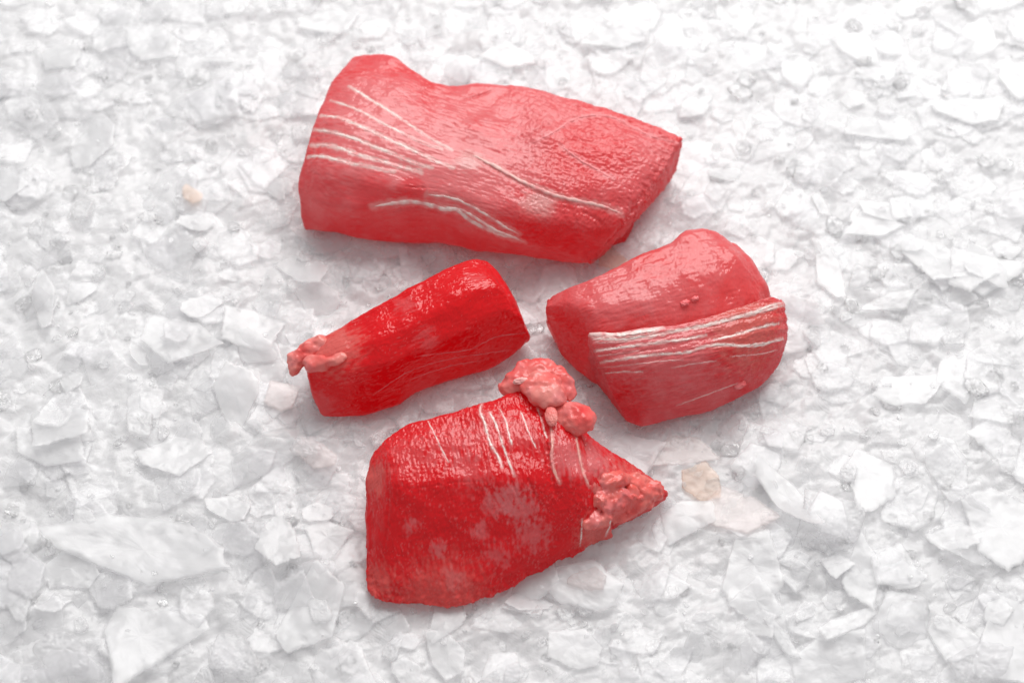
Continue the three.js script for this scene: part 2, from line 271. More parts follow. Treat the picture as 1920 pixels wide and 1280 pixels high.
//@@TOP
{ // the large slab at the top
  const fib = at(1100, 330, 30).sub(at(640, 200, 30));
  const g = loft([
    [[672, 100, 28], [634, 150, 33], [604, 212, 35], [578, 290, 31], [563, 360, 20], [571, 436, 4]],
    [[700, 95, 31], [668, 160, 37], [640, 235, 39], [616, 315, 36], [606, 385, 24], [625, 438, 4]],
    [[735, 98, 33], [722, 172, 39], [706, 250, 41], [692, 335, 38], [690, 390, 27], [700, 452, 4]],
    [[764, 118, 33], [775, 200, 39], [772, 280, 41], [768, 350, 37], [775, 385, 28], [770, 457, 4]],
    [[789, 138, 33], [828, 220, 38], [838, 300, 40], [846, 360, 36], [850, 397, 28], [835, 459, 4]],
    [[829, 151, 33], [890, 235, 38], [908, 315, 39], [918, 385, 35], [917, 428, 25], [895, 471, 4]],
    [[905, 150, 33], [960, 245, 38], [976, 325, 38], [984, 400, 33], [978, 455, 19], [965, 480, 4]],
    [[980, 157, 33], [1030, 250, 38], [1044, 335, 37], [1050, 415, 30], [1040, 470, 13], [1030, 486, 4]],
    [[1075, 180, 33], [1110, 268, 37], [1112, 345, 35], [1106, 425, 27], [1086, 484, 9], [1083, 493, 4]],
    [[1160, 207, 32], [1178, 280, 35], [1168, 350, 33], [1140, 420, 26], [1100, 488, 9], [1098, 494, 4]],
    [[1225, 229, 30], [1224, 290, 32], [1192, 360, 30], [1158, 425, 24], [1104, 489, 9], [1101, 494, 4]],
    [[1277, 253, 28], [1246, 302, 29], [1206, 362, 27], [1166, 424, 21], [1107, 486, 10], [1103, 494, 4]],
  ], { fillet: [0.3, 0.5, 0.5, 0.55, 0.3, 0.4, 0.3, 0.3], NI: 330, NJ: 330, cap0: { r: 3, bulge: 1, n: 20 }, cap1: { r: 1.6, bulge: 2.5, n: 40 } });
  relief(g, { fibre: fib, slow: 1.2, lumps: 0.26, grain: 0.07, strand: 0.2, seed: 1, extra: (p, n, u) => {
    const [x, y] = pix(p.clone().multiplyScalar(MM));
    const rough = smooth(x, 900, 1010) * (1 - smooth(y, 420, 460));
    const rag = 1.1 * smooth(u, 0.83, 0.885) * fbm(p.x / 5, p.y / 4, p.z / 5, 3);
    const a = p.x * 0.94 + p.z * 0.34, b = p.z * 0.94 - p.x * 0.34;
    return rag + rough * (0.34 * fbm(a / 4.2, p.y / 4, b / 1.3, 3) + 0.2 * noiseB(a / 1.3, p.y / 3, b / 4));
  } });
  crease(g, [
    [[[872, 285], [905, 305], [940, 324], [975, 344], [1010, 362], [1050, 376], [1090, 386], [1130, 398]], 0.6, 1.6], [[[868, 186], [900, 178], [935, 166]], 0.9, 1.2], [[[840, 226], [862, 238], [880, 246]], 0.6, 0.8], [[[975, 262], [1010, 244], [1045, 228]], 0.9, 1.3],
    [[[960, 262], [990, 250], [1022, 236]], 0.6, 0.9], [[[980, 216], [998, 228], [1022, 218]], 0.5, 0.8], [[[1040, 264], [1075, 292], [1112, 320]], 0.5, 0.8], [[[1090, 396], [1120, 412], [1135, 430]], 0.7, 1.2], [[[720, 398], [770, 390], [840, 402], [900, 430], [960, 456]], 0.7, 1.2], [[[760, 350], [800, 352], [840, 358]], 0.4, 1],
  ]);
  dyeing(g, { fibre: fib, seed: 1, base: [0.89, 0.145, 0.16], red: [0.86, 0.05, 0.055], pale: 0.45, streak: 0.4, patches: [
    [at(700, 200, 38), 34, PALE, 0.7], [at(680, 270, 38), 30, PALE, 0.7], [at(850, 300, 39), 36, PALE, 0.75], [at(790, 260, 39), 34, PALE, 0.7], [at(980, 300, 38), 22, PALE, 0.6], [at(720, 330, 37), 22, PALE, 0.7],  // pale tissue on top, with some of its wet sheen painted in
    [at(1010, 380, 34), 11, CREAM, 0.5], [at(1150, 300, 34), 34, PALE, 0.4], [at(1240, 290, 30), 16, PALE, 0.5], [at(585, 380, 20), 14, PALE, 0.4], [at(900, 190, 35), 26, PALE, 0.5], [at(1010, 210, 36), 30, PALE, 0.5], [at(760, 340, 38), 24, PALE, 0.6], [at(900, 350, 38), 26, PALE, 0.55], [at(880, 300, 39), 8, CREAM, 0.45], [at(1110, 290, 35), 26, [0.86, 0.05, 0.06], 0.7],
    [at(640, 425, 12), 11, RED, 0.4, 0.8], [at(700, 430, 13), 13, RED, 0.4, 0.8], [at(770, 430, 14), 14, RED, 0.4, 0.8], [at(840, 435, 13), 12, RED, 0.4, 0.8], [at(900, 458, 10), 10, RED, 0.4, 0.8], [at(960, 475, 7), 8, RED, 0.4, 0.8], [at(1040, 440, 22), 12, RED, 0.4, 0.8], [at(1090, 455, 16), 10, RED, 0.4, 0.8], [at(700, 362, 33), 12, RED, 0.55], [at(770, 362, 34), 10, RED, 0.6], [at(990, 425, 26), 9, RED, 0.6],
  ] });
  const under = loft([
    [[1128, 452, 9], [1112, 478, 9], [1108, 489, 3]], [[1150, 425, 9], [1140, 452, 9], [1130, 474, 3]], [[1172, 405, 10], [1168, 432, 9], [1160, 456, 3]], [[1188, 398, 9], [1186, 408, 8], [1172, 452, 3]],
  ], { fillet: 0.4, NI: 60, NJ: 80, cap0: { r: 1.5 }, cap1: { r: 1.5, bulge: 1 } });
  relief(under, { seed: 5, slow: 0.8, lumps: 0.7 }); muscle(under, { base: DEEP, seed: 5 });
  const s = surfaceOf([g]), parts = [{ name: 'flesh', g, m: M.flesh }, { name: 'underlying_flesh', g: under, m: M.wet, label: 'dark red scrap showing under the cut end' }];
  const lines = [
    [[655, 162], [675, 174], [700, 190], [730, 208], [760, 228], [790, 248], [815, 264], [850, 282]],
    [[620, 188], [645, 196], [680, 210], [720, 232], [760, 252], [790, 266], [830, 280]],
    [[602, 217], [635, 220], [665, 232], [705, 250], [740, 266], [780, 284], [820, 303], [850, 315]],
    [[590, 243], [625, 248], [660, 258], [700, 274], [735, 287], [770, 303], [810, 315]],
    [[584, 272], [615, 272], [640, 279], [680, 292], [715, 301], [750, 312], [790, 322]],
    [[577, 294], [600, 293], [627, 298], [650, 304], [690, 312], [740, 322]],
    [[735, 160], [770, 184], [810, 214], [845, 232], [890, 262]],
  ];
  const wd = [0.65, 0.6, 0.8, 0.8, 0.95, 0.8, 0.5];
  lines.forEach((l, i) => { const q = strip(s, l, { w: wd[i] * 0.8, h: 0.025, jitter: 0.3, fade: 0.6, halo: wd[i] * 2.3, soft: i === 6 ? 0.6 : 0.95, seed: i + 1, col: i === 6 ? PALE : CREAM }); if (q) parts.push({ name: 'sinew', g: q, m: M.sinew }); });
  const fold = [
    [[[700, 388], [730, 382], [770, 378], [800, 383], [835, 392], [855, 393], [880, 412], [910, 428], [940, 441], [965, 446]], 1.1, 0.9],
    [[[800, 364], [850, 372], [890, 390], [920, 408], [945, 424], [975, 440]], 0.6, 0.5],
    [[[830, 386], [870, 396], [900, 414], [930, 432], [960, 444], [985, 455]], 0.7, 0.6],
    [[[880, 288], [910, 302], [940, 318], [975, 338], [1005, 352], [1040, 366], [1080, 376], [1115, 383], [1140, 390], [1168, 402]], 0.9, 0.7],
    [[[985, 275], [1040, 246], [1075, 224], [1110, 216], [1150, 220], [1190, 240], [1230, 258], [1270, 268]], 0.6, 0.4],
    [[[1050, 272], [1085, 298], [1120, 318], [1150, 336]], 0.6, 0.4],
  ];
  fold.forEach(([l, w, h], i) => { const q = strip(s, l, { w, h: h * 0.7, seed: 20 + i, col: i === 3 ? [0.88, 0.56, 0.52] : i > 3 ? PALE : CREAM, taper: 0.2 }); if (q) parts.push({ name: 'membrane_fold', g: q, m: M.sinew }); });
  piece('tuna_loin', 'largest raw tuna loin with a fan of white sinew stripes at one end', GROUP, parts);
}

//@@MID
{ // the dark red block in the middle
  const fib = at(950, 600, 25).sub(at(610, 720, 15));
  const g = loft([
    [[580, 655, 20], [578, 675, 21], [585, 705, 17], [612, 778, 3]],
    [[600, 635, 23], [602, 668, 26], [618, 706, 21], [640, 779, 3]],
    [[640, 607, 27], [652, 655, 30], [664, 700, 25], [690, 777, 3]],
    [[690, 576, 30], [706, 632, 33], [722, 690, 26], [736, 762, 3]],
    [[735, 551, 32], [762, 606, 36], [778, 668, 27], [788, 734, 3]],
    [[790, 522, 34], [826, 576, 39], [845, 640, 29], [858, 707, 3]],
    [[845, 491, 35], [886, 542, 41], [906, 610, 30], [918, 692, 3]],
    [[884, 478, 34], [928, 530, 39], [952, 592, 29], [958, 671, 4]],
    [[906, 479, 32], [950, 552, 33], [972, 598, 26], [988, 640, 6]],
  ], { fillet: [0.4, 0.5, 0.5, 0.35, 0.3, 0.3], NI: 270, NJ: 250, cap0: { r: 2.5, bulge: 1 }, cap1: { r: 3.5, bulge: 2, n: 40 } });
  relief(g, { fibre: fib, slow: 1.1, lumps: 0.34, grain: 0.1, strand: 0.16, seed: 2 });
  dyeing(g, { fibre: fib, seed: 2, base: [0.9, 0.005, 0.011], crisp: 1, pale: 0.3, streak: 0.1, patches: [[at(600, 760, 6), 10, PALE, 0.35], [at(625, 650, 28), 16, CORAL, 0.6], [at(800, 640, 28), 7, PALE, 0.35, 0.9], [at(760, 570, 36), 7, PALE, 0.3, 0.9], [at(890, 520, 40), 6, PALE, 0.3, 0.9], [at(780, 720, 4), 12, PALE, 0.2]] });  // pale spots on top paint in some of the ridge highlight
  const scrap = scraps([...along([[604, 642, 23], [588, 652, 22], [572, 660, 21], [556, 667, 20], [547, 674, 19]], 4, 2.2), ...along([[566, 668, 20], [558, 680, 18.5], [552, 690, 17.5], [550, 696, 17]], 2.6, 1.6)], { seed: 3, rough: 0.5, flat: 1.2 });
  muscle(scrap, { base: CORAL, seed: 8, pale: 0.5 });
  const curl = scraps([...along([[580, 678, 23], [586, 687, 22]], 2.8, 2.2), ...along([[584, 680, 23.5], [604, 682, 24.5], [624, 676, 26.5], [644, 668, 28]], 3, 1.6)], { seed: 9, rough: 0.35, flat: 1.3 });
  muscle(curl, { base: CORAL, seed: 9, pale: 0.5 });
  const s = surfaceOf([g]), parts = [{ name: 'flesh', g, m: M.wet }, { name: 'torn_scrap', g: scrap, m: M.scrap }, { name: 'torn_scrap', g: curl, m: M.scrap, label: 'pale curled scrap on the torn end' }];
  [[[[780, 668], [830, 662], [880, 655], [930, 632], [985, 624]], 0.22], [[[700, 740], [760, 700], [830, 676], [900, 664], [960, 656]], 0.2], [[[770, 712], [800, 700], [850, 685], [900, 676]], 0.2]]
    .forEach(([l, w], i) => { const q = strip(s, l, { w: w * 0.9, h: 0.04, seed: 40 + i, col: [0.82, 0.2, 0.22], jitter: 1, halo: 0.7, soft: 0.3 }); if (q) parts.push({ name: 'sinew', g: q, m: M.sinew }); });
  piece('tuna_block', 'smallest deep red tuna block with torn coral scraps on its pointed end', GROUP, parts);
}

//@@RIGHT
{ // the block with a striped outer layer
  const fib = at(1440, 560, 25).sub(at(1100, 640, 20));
  const g = loft([
    [[1030, 556, 24], [1029, 575, 25], [1034, 600, 16], [1062, 676, 2]],
    [[1056, 537, 29], [1064, 572, 31], [1080, 612, 24], [1090, 702, 2]],
    [[1098, 521, 33], [1112, 575, 36], [1126, 626, 30], [1122, 722, 2]],
    [[1150, 495, 35], [1170, 560, 38], [1192, 618, 31], [1200, 745, 2]],
    [[1205, 466, 36], [1236, 548, 39], [1262, 612, 31], [1275, 740, 2]],
    [[1255, 445, 37], [1300, 530, 39], [1330, 600, 30], [1345, 720, 2]],
    [[1290, 424, 37], [1345, 500, 39], [1385, 580, 29], [1400, 690, 2]],
    [[1330, 424, 34], [1380, 485, 36], [1420, 560, 27], [1440, 660, 2]],
    [[1368, 450, 28], [1404, 492, 30], [1432, 540, 24], [1452, 620, 3]],
  ], { fillet: [0.4, 0.5, 0.4, 0.3, 0.3, 0.3], NI: 270, NJ: 240, cap0: { r: 2.5, bulge: 1 }, cap1: { r: 5, bulge: 2 } });
  relief(g, { fibre: fib, slow: 1.2, lumps: 0.38, grain: 0.09, strand: 0.2, seed: 3 });
  dyeing(g, { fibre: fib, seed: 3, base: [0.89, 0.15, 0.16], red: [0.86, 0.05, 0.05], pale: 0.4, streak: 0.3, patches: [[at(1075, 640, 20), 17, RED, 0.4, 0.8], [at(1110, 690, 10), 14, RED, 0.4, 0.8], [at(1048, 610, 22), 8, RED, 0.4, 0.8], [at(1160, 545, 37), 22, PALE, 0.5], [at(1300, 460, 38), 24, PALE, 0.35], [at(1250, 560, 38), 22, PALE, 0.3]] });  // end reds mix cut flesh with painted shade, top pales tissue with painted sheen
  const o = loft([
    [[1106, 624, 34], [1113, 632, 34], [1124, 668, 29], [1146, 728, 16], [1180, 792, 3]],
    [[1150, 622, 36], [1156, 634, 36], [1168, 680, 31], [1190, 740, 18], [1212, 801, 3]],
    [[1205, 612, 37], [1212, 626, 37], [1226, 676, 32], [1246, 736, 19], [1262, 789, 3]],
    [[1265, 604, 37], [1272, 618, 37], [1288, 670, 32], [1308, 730, 19], [1322, 775, 3]],
    [[1330, 590, 36], [1338, 604, 36], [1352, 656, 32], [1370, 710, 19], [1384, 750, 4]],
    [[1392, 570, 34], [1400, 584, 34], [1414, 630, 30], [1426, 680, 18], [1432, 722, 5]],
    [[1440, 554, 31], [1448, 566, 31], [1458, 606, 27], [1462, 650, 18], [1460, 684, 8]],
    [[1462, 560, 27], [1468, 570, 27], [1472, 600, 23], [1473, 630, 17], [1470, 652, 10]],
  ], { fillet: [0.5, 0.4, 0.6, 0.6, 0.5, 0.2, 0.2], NI: 260, NJ: 230, under: 0.35, underBack: 0.12, cap0: { r: 0.9, bulge: -1.2 }, cap1: { r: 2, bulge: 1 } });
  relief(o, { fibre: fib, slow: 0.8, lumps: 0.3, grain: 0.1, strand: 0.32, seed: 4, extra: (p) => { const [x, y] = pix(p.clone().multiplyScalar(MM)); const yl = y + (x - 1100) * 0.2; return 0.22 * Math.sin((yl - 620) / 3.4 + 1.2 * noise(x / 60, y / 20, 0)) * (1 - smooth(yl, 690, 730)); } });
  dyeing(o, { fibre: fib, seed: 4, base: [0.89, 0.13, 0.15], pale: 0.4, streak: 0.35, patches: [[at(1250, 640, 36), 30, PALE, 0.6], [at(1400, 610, 32), 24, [0.8, 0.25, 0.2], 0.6], [at(1150, 650, 34), 22, PALE, 0.6], [at(1330, 740, 14), 18, PALE, 0.3]] });
  const s = surfaceOf([o]), parts = [{ name: 'flesh', g, m: M.flesh }, { name: 'outer_layer', g: o, m: M.flesh, label: 'paler outer layer with cream stripes along its edge' }];
  [[[[1103, 627], [1130, 626], [1160, 627], [1200, 622], [1240, 615]], 1.3, 0.5], [[[1110, 634], [1160, 636], [1215, 630], [1270, 620], [1320, 610], [1370, 598], [1420, 585], [1470, 572]], 0.8, 0.4],
    [[[1114, 658], [1160, 652], [1210, 645], [1275, 637], [1325, 628]], 0.65, 0.35], [[[1125, 680], [1180, 671], [1240, 664], [1290, 660], [1315, 651], [1350, 646], [1420, 648], [1468, 634]], 0.65, 0.35],
    [[[1300, 616], [1350, 604], [1400, 590], [1440, 575], [1472, 566]], 0.7, 0.4], [[[1340, 636], [1385, 626], [1430, 612], [1462, 606]], 0.6, 0.35], [[[1134, 700], [1170, 697], [1205, 697]], 0.35, 0.2], [[[1390, 648], [1440, 642], [1470, 636]], 0.4, 0.25],
    [[[1300, 590], [1340, 580], [1380, 568], [1430, 560]], 0.5, 0.3], [[[1112, 642], [1150, 642], [1190, 638], [1230, 632]], 0.4, 0.2], [[[1118, 668], [1160, 663], [1200, 657]], 0.3, 0.2], [[[1120, 690], [1180, 684], [1230, 678], [1280, 674]], 0.28, 0.2], [[[1260, 690], [1300, 682], [1345, 676]], 0.3, 0.2], [[[1370, 668], [1420, 664], [1460, 656]], 0.3, 0.2], [[[1270, 760], [1330, 738], [1390, 716]], 0.4, 0.2]]
    .forEach(([l, w, h], i) => { const q = strip(s, l, { w: w * 0.8, h: i === 0 ? 0.25 : 0.03, seed: 60 + i, halo: i > 8 ? 1 : w * 2, soft: i > 8 ? 0.5 : 0.95, col: i > 8 ? mixc(PALE, CREAM, 0.5) : CREAM }); if (q) parts.push({ name: 'sinew', g: q, m: M.sinew }); });
  const bit = (x, y, r, sd) => { const k = hit(surfaceOf([g, o]), x, y); const [px, py] = [x, y]; const q = lump(px, py, k.p.y / MM, [r * 1.5, r * 0.7, r], 0.5, sd, { detail: 8 }); return muscle(q, { base: PALE, pale: 0.8, seed: sd }); };
  parts.push({ name: 'fat_fleck', g: bit(1285, 568, 1.6, 3), m: M.sinew }, { name: 'fat_fleck', g: bit(1303, 560, 1.3, 5), m: M.sinew }, { name: 'fat_fleck', g: bit(1387, 720, 2.2, 7), m: M.sinew });
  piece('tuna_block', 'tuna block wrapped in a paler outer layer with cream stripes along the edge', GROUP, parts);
}

//@@BOTTOM
{ // the ragged piece at the bottom
  const fib = at(900, 800, 30).sub(at(930, 1000, 20));
  const g = loft([
    [[706, 838, 27], [698, 870, 27], [697, 930, 20], [695, 1040, 10], [692, 1085, 5], [700, 1118, 2]],
    [[730, 812, 31], [728, 860, 34], [734, 905, 33], [726, 1020, 18], [732, 1090, 9], [735, 1134, 2]],
    [[764, 786, 33], [770, 850, 37], [784, 912, 36], [784, 1020, 20], [792, 1092, 10], [796, 1137, 2]],
    [[806, 779, 34], [824, 842, 38], [842, 903, 37], [846, 1012, 21], [850, 1092, 10], [850, 1140, 2]],
    [[854, 764, 35], [882, 832, 39], [900, 898, 38], [908, 1000, 22], [912, 1078, 11], [902, 1124, 2]],
    [[894, 751, 36], [930, 826, 40], [952, 902, 38], [966, 990, 23], [966, 1062, 11], [958, 1102, 2]],
    [[930, 740, 36], [976, 824, 40], [1000, 900, 37], [1022, 980, 23], [1020, 1040, 11], [1010, 1076, 2]],
    [[968, 722, 36], [1020, 822, 39], [1040, 896, 35], [1066, 966, 22], [1070, 1018, 11], [1062, 1048, 3]],
    [[1010, 728, 35], [1058, 830, 37], [1076, 892, 33], [1104, 950, 22], [1112, 996, 12], [1110, 1026, 4]],
    [[1052, 752, 32], [1086, 830, 33], [1104, 886, 29], [1130, 936, 20], [1140, 984, 12], [1142, 1012, 6]],
  ], { fillet: [0.4, 0.5, 0.35, 0.6, 0.5, 0.4, 0.3, 0.3], NI: 300, NJ: 320, cap0: { r: 3, bulge: 1 }, cap1: { r: 2.5, bulge: 1 } });
  relief(g, { fibre: fib, slow: 1.3, lumps: 0.45, grain: 0.12, strand: 0.3, seed: 6, extra: (p) => 1.3 * (1 - smooth(p.y, 4, 14)) * fbm(p.x / 6, p.y / 6, p.z / 6, 3) });
  crease(g, [[[[1012, 770], [1020, 795], [1026, 826], [1026, 856], [1032, 890], [1044, 925], [1060, 955]], 1.6, 2.2], [[[728, 890], [728, 950], [722, 1020], [712, 1080]], 0.5, 1.5], [[[780, 916], [850, 905], [930, 902]], 0.4, 0.8], [[[960, 905], [975, 940], [990, 975]], 0.5, 0.8], [[[990, 900], [1010, 940], [1030, 980]], 0.6, 0.9], [[[1085, 960], [1088, 990], [1086, 1025]], 0.6, 0.9]]);
  dyeing(g, { fibre: fib, seed: 6, base: [0.9, 0.008, 0.016], crisp: 1, pale: 0.4, streak: 0.35, patches: [
    [at(955, 930, 32), 9, PALE, 0.75, 0.9], [at(980, 955, 28), 9, PALE, 0.6, 0.9], [at(1000, 1005, 19), 9, PALE, 0.5, 0.9], [at(925, 945, 31), 7, PALE, 0.55, 0.9], [at(775, 985, 23), 4.5, PALE, 0.6, 0.9], [at(820, 1030, 18), 4.5, PALE, 0.6, 0.9], [at(900, 995, 24), 5, PALE, 0.5, 0.9], [at(850, 1085, 10), 6, PALE, 0.45, 0.9], [at(770, 850, 37), 13, PALE, 0.22, 0.9], [at(840, 830, 38), 14, PALE, 0.25, 0.9], [at(910, 815, 39), 14, PALE, 0.25, 0.9], [at(975, 815, 39), 12, PALE, 0.25, 0.9], [at(880, 880, 38), 12, PALE, 0.3, 0.9], [at(1060, 850, 36), 12, PALE, 0.6, 0.6], [at(1090, 870, 31), 10, PALE, 0.5], [at(712, 900, 24), 10, CORAL, 0.5], [at(930, 1040, 12), 8, PALE, 0.45, 0.9], [at(710, 1090, 5), 10, CORAL, 0.4], [at(830, 1130, 3), 26, CORAL, 0.35], [at(1120, 1000, 10), 12, CORAL, 0.6],  // weak pale spots above the ridge paint the top gloss into the colour
  ] });
  const wedge = loft([
    [[1060, 770, 22], [1060, 850, 31], [1072, 920, 26], [1100, 1000, 6]],
    [[1104, 812, 20], [1104, 858, 30], [1110, 922, 25], [1130, 1000, 5]],
    [[1140, 840, 17], [1140, 880, 25], [1146, 930, 20], [1152, 988, 4]],
    [[1180, 864, 14], [1182, 900, 19], [1184, 938, 14], [1184, 974, 3]],
    [[1216, 892, 10], [1218, 914, 13], [1218, 934, 10], [1216, 955, 3]],
    [[1248, 920, 6], [1248, 922, 7], [1248, 926, 6], [1247, 932, 3]],
  ], { fillet: [0.4, 0.5, 0.35, 0.4, 0.3, 0.3], NI: 150, NJ: 160, cap0: { r: 2 }, cap1: { r: 0.6, bulge: 0.3, n: 8 } });
  relief(wedge, { fibre: fib, slow: 1, lumps: 0.8, grain: 0.2, seed: 7 });
  muscle(wedge, { fibre: fib, seed: 7, base: RED, pale: 0.4, streak: 0.3, patches: [[at(1062, 845, 31), 12, CORAL, 0.7, 0.6], [at(1068, 880, 29), 8, CORAL, 0.6, 0.6], [at(1105, 862, 29), 13, PALE, 0.55, 0.6], [at(1190, 920, 16), 22, CORAL, 0.5], [at(1110, 850, 30), 16, PALE, 0.4], [at(1140, 940, 20), 14, CORAL, 0.6]] });
  const skin = surfaceOf([g, wedge]), on = (x, y, rr, up = 0) => { const k = hit(skin, x, y); return [k.p.addScaledVector(k.n, up * MM), rr]; };
  const edge = [...along([[1104, 982, 0], [1130, 972, 0], [1164, 962, 0], [1200, 945, 0], [1238, 919, 0]], 2.8, 1.5, 8), ...along([[1136, 904, 0], [1165, 900, 0], [1196, 902, 0], [1236, 918, 0]], 2.4, 1.5, 8), ...along([[1120, 935, 0], [1150, 942, 0], [1180, 934, 0], [1214, 926, 0]], 2.8, 2.2, 9)];
  const crumb = [scraps(edge.map(([x, y, , rr]) => on(x, y, rr, -1)), { seed: 21, rough: 0.58, join: 5, res: 110 }), scraps([on(1184, 918, 3, 0.2), on(1187, 927, 3, 0.4), on(1189, 935, 2.4, 0.2)], { seed: 22, rough: 0.3, res: 44 })];
  crumb.forEach((q, i) => muscle(q, { base: i ? [0.9, 0.16, 0.12] : [0.9, 0.26, 0.22], seed: 20 + i, pale: 0.6 }));
  const top = scraps([[955, 728, 33, 5], [968, 714, 35, 5.5], [985, 696, 36, 5], [1000, 692, 36, 5.2], [1015, 690, 36, 5], [1030, 697, 36, 5], [1045, 706, 36, 4.6], [1057, 716, 35, 4.2], [1066, 729, 34, 3.2], [1071, 742, 33, 2.2], [1004, 708, 36, 5.5], [1026, 712, 36, 5.5], [1046, 724, 35, 5], [985, 718, 35, 5]], { seed: 31, rough: 0.5, join: 4, res: 100, flat: 1.5 });
  muscle(top, { base: [0.9, 0.27, 0.24], seed: 12, pale: 0.5 });
  const flap = scraps([[1002, 724, 38, 5], [1018, 726, 39.5, 6], [1033, 736, 40, 5.6], [1022, 744, 40.5, 5.2], [1010, 744, 40, 3.8], [1044, 746, 38, 4], [1012, 714, 38, 5], [1034, 720, 38, 5], [994, 728, 38.5, 3.5]], { seed: 34, rough: 0.45, join: 4, res: 90, flat: 1.5 });
  muscle(flap, { base: [0.9, 0.32, 0.28], seed: 13, pale: 0.55 });
  const side = scraps([[1058, 768, 34, 4], [1072, 777, 35.5, 5.6], [1086, 786, 36, 5.4], [1094, 796, 35, 3.6], [1089, 768, 34, 3], [1064, 788, 34, 4.6], [1080, 798, 34, 4.2], [1100, 784, 35, 4], [1050, 776, 34, 3]], { seed: 36, rough: 0.4, join: 4, res: 90, flat: 1.35 });
  muscle(side, { base: [0.9, 0.27, 0.24], seed: 14, pale: 0.45 });
  const drop = lump(1034, 780, 40, [2.9, 1.8, 5.2], 0.1, 37, { rough: 0.12 }); muscle(drop, { base: CORAL, seed: 15, pale: 0.4 });
  const fat = lump(978, 714, 40, [4, 1.4, 1.7], 0.15, 38, { rough: 0.3, detail: 14 }); muscle(fat, { base: CREAM, seed: 16, pale: 0 });
  const s = surfaceOf([g, wedge, ...crumb]), parts = [{ name: 'flesh', g, m: M.flesh }, { name: 'wedge_tail', g: wedge, m: M.flesh, label: 'pointed end hanging out past the body' },
    { name: 'torn_scrap', g: top, m: M.scrap }, { name: 'torn_scrap', g: flap, m: M.scrap }, { name: 'torn_scrap', g: side, m: M.scrap }, { name: 'torn_scrap', g: drop, m: M.scrap }, { name: 'fat_fleck', g: fat, m: M.sinew, label: 'white fleck of fat' }, ...crumb.map((q) => ({ name: 'torn_scrap', g: q, m: M.scrap }))];
  [[[[905, 752], [900, 768], [908, 790], [914, 812], [922, 836], [932, 852], [942, 876]], 0.75, 0.4], [[[918, 772], [930, 796], [940, 826], [948, 850], [958, 876], [964, 892]], 0.6, 0.35], [[[938, 768], [948, 788], [954, 812], [960, 834]], 0.5, 0.3], [[[976, 770], [984, 790], [992, 812], [1006, 842]], 0.4, 0.25],
    [[[1008, 766], [1016, 790], [1022, 812], [1026, 822]], 0.55, 0.35], [[[1033, 798], [1036, 830], [1034, 856], [1040, 884], [1050, 906]], 0.8, 0.5], [[[1080, 816], [1084, 840], [1090, 870], [1098, 896], [1106, 912]], 0.75, 0.5], [[[801, 787], [812, 808], [826, 838], [842, 868]], 0.35, 0.2], [[[1092, 974], [1090, 1006], [1088, 1022]], 0.4, 0.3], [[[1146, 974], [1142, 990], [1136, 1004]], 0.5, 0.4]]
    .forEach(([l, w, h], i) => { const q = strip(s, l, { w: w * 0.75, h: h * 0.12, jitter: 0.8, halo: w * 2, soft: 0.7, seed: 80 + i, col: i === 5 || i === 6 ? [0.84, 0.42, 0.36] : CREAM }); if (q) parts.push({ name: 'sinew', g: q, m: M.sinew }); });
  piece('tuna_chunk', 'ragged tuna chunk with lumpy coral scraps on top and a pointed wedge tail', GROUP, parts);
}

//@@ICE
// ---------------------------------------------------------------- ice
const ICE = { x0: -0.42, x1: 0.42, z0: -0.36, z1: 0.32, c: 0.001 };
const GX = Math.round((ICE.x1 - ICE.x0) / ICE.c), GZ = Math.round((ICE.z1 - ICE.z0) / ICE.c);
const top = new Float32Array(GX * GZ), rest = new Float32Array(GX * GZ).fill(1);      // height of the pile so far; lowest meat above each cell
function cells(x, z) {      // distance to the nearest and second nearest grain
  const ix = Math.floor(x), iz = Math.floor(z); let a = 9, b = 9, id = 0;
  for (let i = -1; i <= 1; i++) for (let k = -1; k <= 1; k++) { const cx = ix + i, cz = iz + k, h = Math.abs(Math.sin(cx * 127.1 + cz * 311.7) * 43758.5453) % 1, g = Math.abs(Math.sin(cx * 269.5 + cz * 183.3) * 24634.6345) % 1, d = (cx + h - x) ** 2 + (cz + g - z) ** 2; if (d < a) { b = a; a = d; id = h; } else if (d < b) b = d; }
  return [Math.sqrt(a), Math.sqrt(b), id];
}
const bedAt = (x, z) => {
  const wx = x + 0.002 * noise(x * 160, 3, z * 160), wz = z + 0.002 * noise(x * 160, 8, z * 160), [a, b, id] = cells(wx * 105, wz * 105), [c, d, e] = cells(wx * 290 + 40, wz * 290);
  return 0.003 * fbm(x * 26, 1.3, z * 26, 3) + 0.0014 * (id - 0.5) + 0.0007 * smooth(b - a, 0, 0.5) + 0.00035 * (e + smooth(d - c, 0, 0.5)) + 0.0002 * fbm(x * 700, 2, z * 700, 2) - 0.0035;
};
for (const g of meats) {
  const p = g.attributes.position, ix = g.index;
  for (let i = 0; i < p.count; i++) {
    const x = Math.floor((p.getX(i) - ICE.x0) / ICE.c), z = Math.floor((p.getZ(i) - ICE.z0) / ICE.c), y = p.getY(i);
    for (let a = -1; a <= 1; a++) for (let b = -1; b <= 1; b++) if (x + a >= 0 && x + a < GX && z + b >= 0 && z + b < GZ) { const k = (z + b) * GX + x + a; if (y < rest[k]) rest[k] = y; }
  }
}
for (let z = 0; z < GZ; z++) for (let x = 0; x < GX; x++) {
  const k = z * GX + x; top[k] = bedAt(ICE.x0 + (x + 0.5) * ICE.c, ICE.z0 + (z + 0.5) * ICE.c);
  if (rest[k] < 0.9) top[k] = Math.min(top[k], rest[k] - 0.001);
}
